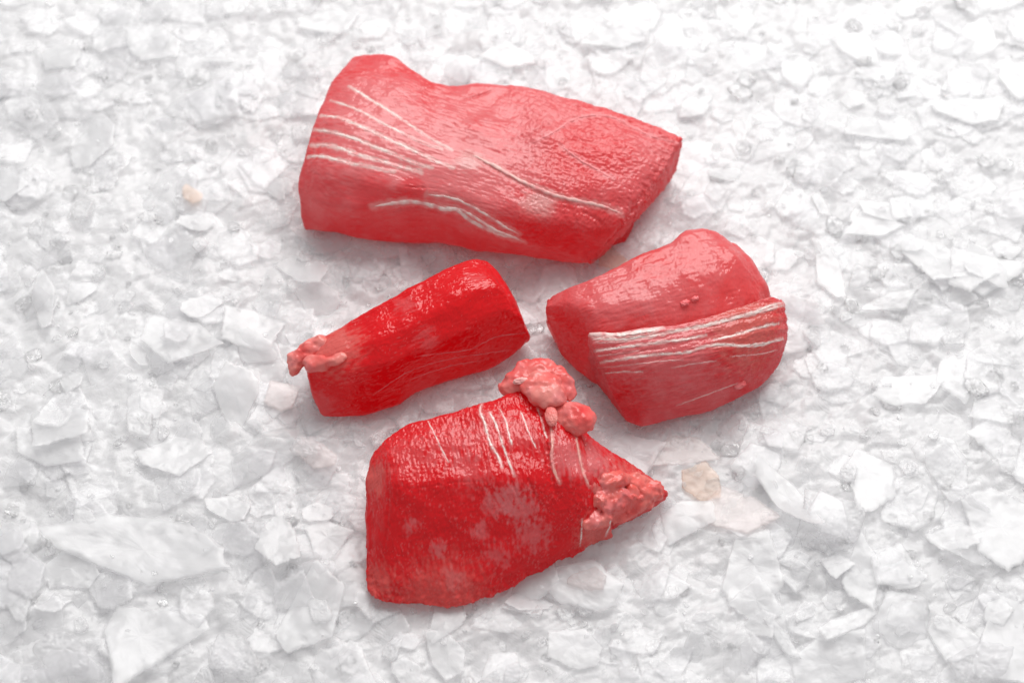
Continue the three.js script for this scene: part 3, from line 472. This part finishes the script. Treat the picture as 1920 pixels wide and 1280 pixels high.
{
  const bx = 1.06, bz = 0.9, n = 760, g = new THREE.PlaneGeometry(bx, bz, n, Math.round(n * bz / bx)); g.rotateX(-Math.PI / 2);
  const p = g.attributes.position;
  for (let i = 0; i < p.count; i++) {
    const x = p.getX(i), z = p.getZ(i), k = Math.floor((z - ICE.z0) / ICE.c) * GX + Math.floor((x - ICE.x0) / ICE.c), in_ = x > ICE.x0 && x < ICE.x1 && z > ICE.z0 && z < ICE.z1;
    p.setY(i, in_ && rest[k] < 0.9 ? Math.min(bedAt(x, z), rest[k] - 0.001) : bedAt(x, z));
  }
  const uv = g.attributes.uv; for (let i = 0; i < p.count; i++) uv.setXY(i, p.getX(i) / 0.03, p.getZ(i) / 0.03);
  g.computeVertexNormals();
  const bed = new THREE.Mesh(g, M.iceBed); bed.name = 'ice_bed'; bed.userData.kind = 'structure'; put(bed, scene);
  // the packed ice below, which the light that sinks into the loose top layer comes back from
  const d = new THREE.PlaneGeometry(3.2, 2.8, 320, 280); d.rotateX(-Math.PI / 2); const q = d.attributes.position;
  for (let i = 0; i < q.count; i++) q.setY(i, -0.017 + 0.003 * fbm(q.getX(i) * 40, 9, q.getZ(i) * 40, 3));
  d.computeVertexNormals();
  const deep = new THREE.Mesh(d, M.icePacked); deep.name = 'packed_ice'; deep.userData.kind = 'structure'; put(deep, scene);
}
// one flake of crushed ice, radius 1: a broken plate with an angular outline, pitted faces and a rough edge
function flakeShape(seed, { sides = 7, thick = 0.16, rough = 1, bend = 0.1, rings = 9, segs = 56, stretch = 1.3, chunk = 0 }) {
  const r = rng(seed * 977 + 5), cuts = [];
  for (let i = 0; i < sides; i++) cuts.push([(i + 0.75 * (r() - 0.5)) / sides * 2 * Math.PI, 0.55 + 0.4 * r()]);
  const s = seed * 13.7, outline = (a) => { let d = 1.15; for (const [b, h] of cuts) { const c = Math.cos(a - b); if (c > 0.05) d = Math.min(d, h / c); } return d * (1 + 0.07 * rough * fbm(Math.cos(a) * 2.4 + s, Math.sin(a) * 2.4, 0, 4) + 0.03 * rough * fbm(Math.cos(a) * 9 + s, Math.sin(a) * 9, 1, 2, noiseB)); };
  let mean = 0; for (let j = 0; j < segs; j++) mean += outline((j / segs) * 2 * Math.PI) / segs;
  const pos = [], uvs = [], idx = [], at2 = (i, j, side) => (side ? 1 : 0) * (rings + 1) * segs + i * segs + (j % segs);
  for (const side of [1, -1]) for (let i = 0; i <= rings; i++) for (let j = 0; j < segs; j++) {
    const a = (j / segs) * 2 * Math.PI, q = i / rings, R = lerp(mean, outline(a), Math.pow(q, 1.5)) * Math.sqrt(q), x = Math.cos(a) * R * stretch, z = Math.sin(a) * R / stretch;
    const edge = Math.pow(1 - Math.pow(q, 5), 0.5), t = thick * (1 + 0.35 * fbm(x * 1.3 + s, 2, z * 1.3, 2));
    let y = side * t * 0.5 * (0.06 + 0.94 * edge) + bend * (x * x - 0.3) + 0.025 * fbm(x * 1.1 + s, 7, z * 1.1, 2);
    y += side * rough * thick * (0.09 * fbm(x * 4 + s, side, z * 4, 3) + chunk * 0.5 * Math.abs(fbm(x * 2.6 + s, side * 3, z * 2.6, 3)));
    pos.push(x, y, z); uvs.push(x * 0.8, z * 0.8);
  }
  for (let i = 0; i < rings; i++) for (let j = 0; j < segs; j++) {
    const A = at2(i, j, 0), B = at2(i, j + 1, 0), C = at2(i + 1, j, 0), D = at2(i + 1, j + 1, 0); idx.push(A, B, C, B, D, C);
    const a = at2(i, j, 1), b = at2(i, j + 1, 1), c = at2(i + 1, j, 1), d = at2(i + 1, j + 1, 1); idx.push(a, c, b, b, c, d);
  }
  for (let j = 0; j < segs; j++) { const A = at2(rings, j, 0), B = at2(rings, j + 1, 0), C = at2(rings, j, 1), D = at2(rings, j + 1, 1); idx.push(A, B, C, B, D, C); }
  const g = new THREE.BufferGeometry(); g.setAttribute('position', new THREE.Float32BufferAttribute(pos, 3)); g.setAttribute('uv', new THREE.Float32BufferAttribute(uvs, 2)); g.setIndex(idx); g.computeVertexNormals();
  let ext = 0; for (let j = 0; j < segs; j++) ext += outline((j / segs) * 2 * Math.PI) / segs;
  return { g, outline, stretch, thick: thick * (1 + chunk), ext };
}
// lays a flake on the pile: it takes the slope of what lies under it, plus a tilt of its own
const up = V(0, 1, 0);
function lay(f, x, z, r, yaw, tilt, tiltDir, sink, guard = true) {
  const c = Math.cos(yaw), s = Math.sin(yaw), cells = [];
  const R = Math.ceil((r * f.stretch * 1.15) / ICE.c), cx = Math.floor((x - ICE.x0) / ICE.c), cz = Math.floor((z - ICE.z0) / ICE.c);
  for (let b = -R; b <= R; b++) for (let a = -R; a <= R; a++) {
    const gx = cx + a, gz = cz + b; if (gx < 0 || gz < 0 || gx >= GX || gz >= GZ) continue;
    const dx = a * ICE.c, dz = b * ICE.c, lx = (dx * c - dz * s) / r / f.stretch, lz = (dx * s + dz * c) / r * f.stretch, l = Math.hypot(lx, lz);
    if (l < f.outline(Math.atan2(lz, lx))) cells.push([gz * GX + gx, dx, dz]);
  }
  if (cells.length < 1) return null;
  let sx = 0, sz = 0, sxx = 0, szz = 0, sy = 0, sxy = 0, szy = 0, nn = cells.length;
  for (const [k, dx, dz] of cells) { const h = top[k]; sy += h; sx += dx; sz += dz; sxx += dx * dx; szz += dz * dz; sxy += dx * h; szy += dz * h; }
  const mean = sy / nn; let gx = nn > 6 ? (sxy - sx * mean) / (sxx - sx * sx / nn + 1e-9) : 0, gz = nn > 6 ? (szy - sz * mean) / (szz - sz * sz / nn + 1e-9) : 0;
  const lim = Math.hypot(gx, gz); if (lim > 0.35) { gx *= 0.35 / lim; gz *= 0.35 / lim; }
  gx = gx * 0.8 + Math.tan(tilt) * Math.cos(tiltDir); gz = gz * 0.8 + Math.tan(tilt) * Math.sin(tiltDir);
  let y = -1; const rel = cells.map(([k, dx, dz]) => top[k] - (gx * dx + gz * dz)).sort((a, b) => a - b);
  y = rel[Math.floor((rel.length - 1) * (1 - sink))] + 0.5 * f.thick * r;
  const half = 0.5 * f.thick * r;
  if (guard) for (const [k, dx, dz] of cells) { const t = y + gx * dx + gz * dz + half; if (rest[k] < 0.9 && t > rest[k] + 0.001) return null; }
  if (y > 0.009) return null;
  for (const [k, dx, dz] of cells) { const t = y + gx * dx + gz * dz + half * 0.8; if (t > top[k]) top[k] = t; }
  const n = V(-gx, 1, -gz).normalize(), q = new THREE.Quaternion().setFromUnitVectors(up, n).multiply(new THREE.Quaternion().setFromAxisAngle(up, yaw));
  return new THREE.Matrix4().compose(V(x, y, z), q, V(r, r, r));
}
const R0 = rng(4242), span = (a, b) => a + (b - a) * R0();
const shapes = [], lumps = [];
for (let i = 0; i < 10; i++) shapes.push(flakeShape(i + 1, { sides: 5 + (i % 5), thick: 0.07 + 0.013 * (i % 4), bend: 0.1 * ((i % 3) - 1), stretch: 1 + 0.09 * (i % 5), rough: 0.8 + 0.3 * (i % 3), rings: 10, segs: 80 }));
for (let i = 0; i < 7; i++) lumps.push(flakeShape(50 + i, { sides: 5 + (i % 4), thick: 0.3 + 0.06 * (i % 3), bend: 0, stretch: 1 + 0.08 * (i % 4), rough: 1, chunk: 0.5, rings: 10, segs: 48 }));
const rubble = new THREE.Group(); rubble.name = 'crushed_ice'; rubble.userData = { kind: 'stuff', label: 'bed of crushed white ice flakes and crumbs under the tuna' };
const pool = new Map();
function scatter(list, n, r0, r1, tilt, sink, pow = 1) {
  for (let i = 0; i < n; i++) {
    const f = list[Math.floor(R0() * list.length)], r = lerp(r0, r1, Math.pow(R0(), pow)) * MM, m = lay(f, span(ICE.x0, ICE.x1), span(ICE.z0, ICE.z1), r, span(0, 6.283), Math.abs(span(-1, 1)) * tilt, span(0, 6.283), sink);
    if (m) { if (!pool.has(f)) pool.set(f, []); pool.get(f).push(m); }
  }
}
scatter(lumps, 900, 2.5, 6, 0.4, 0.8);
scatter(shapes, 1500, 6, 18, 0.15, 0.65, 1.4);
scatter(lumps, 1800, 0.9, 2.8, 0.5, 0.8, 1.5);
scatter(shapes, 1000, 4, 15, 0.2, 0.6, 1.4);

// flakes that can be picked out one by one: each its own object, laid where the photograph shows it
const GF = 'loose flakes on the crushed ice';
function flake(label, name, px, py, long, wide, deg, o = {}) {
  const mm = 0.262 * MM, c = at(px, py, 2), rad = -THREE.MathUtils.degToRad(deg), L = long * mm * Math.hypot(Math.cos(rad), Math.sin(rad) / 0.83), Wd = wide * mm * Math.hypot(Math.sin(rad), Math.cos(rad) / 0.83);
  const rough = name !== 'ice_flake', mean = 0.78, f = flakeShape(o.seed ?? Math.round(px * 3 + py), { sides: o.sides ?? 6, thick: rough ? 0.32 : o.thick ?? 0.075, rough: rough ? 1.2 : 0.9, chunk: rough ? 0.6 : 0, bend: o.bend ?? 0.05, stretch: Math.sqrt(L / Wd), rings: 14, segs: 128 });
  const m = lay(f, c.x, c.z, Math.sqrt(L * Wd) / 2 / mean, rad, o.tilt ?? 0.06, o.dir ?? 1.57, o.sink ?? 0.2, !o.free);
  if (!m) { console.log('no room for ' + label); return; }
  const g = new THREE.Mesh(f.g, o.mat ?? (rough ? M.ice : M.iceFrosted)); g.name = numbered(name); m.decompose(g.position, g.quaternion, g.scale);
  g.userData = { label, category: rough ? 'ice chunk' : 'ice flake', group: GF }; put(g, scene);
}

flake('very large bone-shaped flat ice plate near the lower left corner', 'ice_flake', 270, 1030, 280, 105, 12, { sides: 7 });
flake('broad three-cornered ice plate below the bone-shaped plate', 'ice_flake', 262, 1190, 150, 130, -50, { sides: 4 });
flake('rough frosty ice chunk in the lower left corner', 'ice_chunk', 120, 1222, 105, 70, 15);
flake('rough crystalline ice chunk right of the three-cornered plate', 'ice_chunk', 432, 1232, 90, 62, 25);
flake('square smooth ice plate below the ragged tuna chunk, left side', 'ice_flake', 588, 1140, 110, 90, 100, { sides: 4 });
flake('pale pointed flake between square plate and the bone-shaped plate', 'ice_flake', 425, 950, 80, 42, 10);
flake('blunt thumb-shaped ice flake at the left frame edge', 'ice_flake', 80, 555, 100, 42, 72);
flake('large rounded ice flake near the upper left corner', 'ice_flake', 178, 255, 110, 90, 100, { sides: 9 });
flake('smooth wide ice flake above the left end of the loin', 'ice_flake', 285, 75, 110, 80, 10);
flake('upturned ice flake below the lower left end of the loin', 'ice_flake', 560, 498, 95, 56, 30, { tilt: 0.25 });
flake('small bright flake left of the loin tip stripes', 'ice_flake', 366, 412, 62, 34, 12);
flake('wide low ice flake between loin and left frame edge', 'ice_flake', 330, 640, 120, 80, 20);
flake('ragged ice flake left of the torn coral scraps', 'ice_flake', 470, 610, 120, 66, 15);
flake('flat ice flake close beside the coral scrap of the smallest block', 'ice_flake', 528, 735, 70, 52, 20, { mat: M.icePink });
flake('long curved ice blade standing right of the wedge tail', 'ice_flake', 1478, 935, 145, 58, 64, { sides: 7, tilt: 0.3, bend: 0.2 });
flake('angular bright ice plate right of the curved blade', 'ice_flake', 1630, 880, 100, 82, 80, { sides: 5 });
flake('five-sided wide ice plate below the curved blade', 'ice_flake', 1415, 1055, 118, 100, -10, { sides: 5 });
flake('rough glittering ice chunk below the angular bright plate', 'ice_chunk', 1572, 975, 100, 90, 30);
flake('narrow smooth ice plate under the glittering chunk', 'ice_flake', 1616, 1072, 96, 62, 95, { sides: 5 });
flake('tilted smooth ice plate right of the narrow plate', 'ice_flake', 1690, 1075, 80, 48, 20);
flake('thumb-shaped ice plate near the lower right corner', 'ice_flake', 1790, 1190, 84, 70, 70, { sides: 8 });
flake('very large ice plate in the lower right corner', 'ice_flake', 1892, 1215, 150, 110, 78, { sides: 5 });
flake('rough ice lump beside the corner plate', 'ice_chunk', 1832, 1248, 92, 60, 0);
flake('broad bright ice plate at the right frame edge', 'ice_flake', 1880, 985, 120, 100, 70, { sides: 6 });
flake('long thin ice splinter below the five-sided plate', 'ice_flake', 1470, 1195, 84, 22, 58, { thick: 0.2 });
flake('long ice splinter right of the thin splinter', 'ice_flake', 1590, 1165, 100, 36, -35, { thick: 0.16 });
flake('low wide ice flake at the bottom frame edge', 'ice_flake', 1560, 1240, 130, 80, -20);
flake('tilted angular ice plate right of the striped block', 'ice_flake', 1755, 480, 90, 72, 60, { sides: 4, tilt: 0.15 });
flake('finger-shaped ice plate just right of the striped block', 'ice_flake', 1558, 510, 115, 55, 70, { sides: 6 });
flake('flat bar of ice below the finger-shaped plate', 'ice_flake', 1668, 562, 118, 30, -12, { thick: 0.14 });
flake('large upturned ice plate above the finger-shaped plate', 'ice_flake', 1640, 418, 115, 62, 0, { tilt: 0.15 });
flake('broad pale ice slab at the right edge halfway up', 'ice_flake', 1850, 505, 150, 66, -4, { sides: 6 });
flake('flat rectangular ice plate right of the striped block', 'ice_flake', 1710, 722, 105, 50, 0, { sides: 4 });
flake('flat bright ice ledge in the upper right corner', 'ice_flake', 1830, 200, 140, 60, 5);
flake('bright ridge-like ice flake above the grey hollow', 'ice_flake', 1650, 232, 150, 60, -6, { tilt: 0.12 });
flake('narrow upright ice splinter beside the grey hollow', 'ice_flake', 1540, 378, 70, 26, 78, { thick: 0.2 });
flake('wide ice flake below the grey hollow', 'ice_flake', 1660, 385, 110, 46, 0);
flake('smooth rounded ice flake above the right end of the loin', 'ice_flake', 1360, 318, 60, 34, -10, { sides: 9 });
flake('wide ice flake in the top middle', 'ice_flake', 1150, 60, 130, 50, 0);
flake('angular ice flake above the middle of the loin', 'ice_flake', 960, 98, 100, 46, 8);
flake('broad blurred ice plate at the top edge over the loin', 'ice_flake', 620, 28, 120, 56, 0);
flake('flat pinkish ice plate below the striped block', 'ice_flake', 1280, 842, 96, 56, -6, { sides: 4, mat: M.icePink });
flake('orange-stained ice flake right of the wedge tail', 'ice_flake', 1318, 892, 66, 60, 60, { mat: M.iceStained });
flake('pinkish ice flake below the orange-stained flake', 'ice_flake', 1378, 955, 110, 84, 40, { mat: M.icePink });
flake('ice flake with a faint orange stain left of the loin', 'ice_flake', 356, 362, 46, 34, 60, { mat: M.iceStained });
flake('peach-tinted ice flake between loin and striped block', 'ice_flake', 1146, 478, 62, 42, 30, { mat: M.iceStained, free: true });
flake('small clear ice flake below the tip of the wedge tail', 'ice_flake', 1225, 1005, 60, 40, 40, { mat: M.iceWet });
flake('small rough flake under the ragged chunk near the wedge', 'ice_chunk', 1110, 1085, 62, 36, 10, { mat: M.icePink });
flake('bright ice flake in front of the ragged chunk', 'ice_flake', 1075, 1205, 110, 56, 15);
flake('tall ice flake in front of the ragged chunk, bottom edge', 'ice_flake', 840, 1222, 90, 60, 60);
flake('flat clear ice plate between smallest block and ragged chunk', 'ice_flake', 590, 850, 80, 44, 25, { mat: M.icePink });
flake('rough ice clump left of the smallest block', 'ice_chunk', 575, 842, 50, 34, 20, { mat: M.iceWet });
flake('wide ice flake halfway down the left frame edge', 'ice_flake', 90, 830, 130, 66, 10);
flake('blunt ice flake left of the smallest block, low', 'ice_flake', 330, 850, 110, 66, -15);
flake('ice flake with a raised lip left of the ragged chunk', 'ice_flake', 520, 1010, 90, 60, 70, { tilt: 0.2 });

// more loose flakes in between, told apart by size, outline and place
const SIZES = [[8.5, 'small'], [11.5, 'middling'], [99, 'broad']], ROWS = ['at the top', 'high up', 'halfway up', 'low down', 'at the bottom'], COLS = ['far left', 'left of centre', 'in the middle', 'right of centre', 'far right'];
const used = new Map();
for (let i = 0, n = 0; i < 500 && n < 110; i++) {
  const lumpy = R0() < 0.2, f = (lumpy ? lumps : shapes)[Math.floor(R0() * (lumpy ? lumps.length : shapes.length))], r = (lumpy ? span(5, 8) : lerp(8, 19, Math.pow(R0(), 1.8))) * MM;
  const px = span(-10, 1930), py = span(-10, 1290), c = at(px, py, 0), m = lay(f, c.x, c.z, r, span(0, 6.283), Math.abs(span(-1, 1)) * (R0() < 0.15 ? 0.7 : 0.2), span(0, 6.283), 0.3);
  if (!m) continue;
  n++;
  const look = lumpy ? 'rough lumpy ice chunk' : f.stretch > 1.2 ? 'long ice flake' : 'blunt ice flake', size = SIZES.find(([k]) => r < k * MM)[1];
  let label = `${size} ${look} ${ROWS[clamp(Math.floor(py / 256), 0, 4)]}, ${COLS[clamp(Math.floor(px / 384), 0, 4)]}`;
  const k = (used.get(label) ?? 0) + 1; used.set(label, k);
  if (k > 1) label += `, the ${['', '', 'second', 'third', 'fourth', 'fifth', 'sixth', 'seventh', 'eighth'][Math.min(k, 8)]}`;
  const o = new THREE.Mesh(f.g, [M.iceWet, M.ice, M.iceFrosted, M.iceFrosted][Math.floor(R0() * 4)]); o.name = numbered(lumpy ? 'ice_chunk' : 'ice_flake'); m.decompose(o.position, o.quaternion, o.scale);
  o.userData = { label, category: lumpy ? 'ice chunk' : 'ice flake', group: GF }; put(o, scene);
}

scatter(lumps, 700, 0.6, 1.8, 0.6, 0.7, 1.5);
for (const [f, list] of pool) {
  const im = new THREE.InstancedMesh(f.g, lumps.includes(f) ? (lumps.indexOf(f) % 3 ? M.iceCrumb : M.iceGlass) : M.ice, list.length); im.name = 'ice_crumb'; im.userData.kind = 'stuff';
  list.forEach((m, i) => im.setMatrixAt(i, m)); put(im, rubble);
}
scene.add(rubble);

renderer.render(scene, camera);
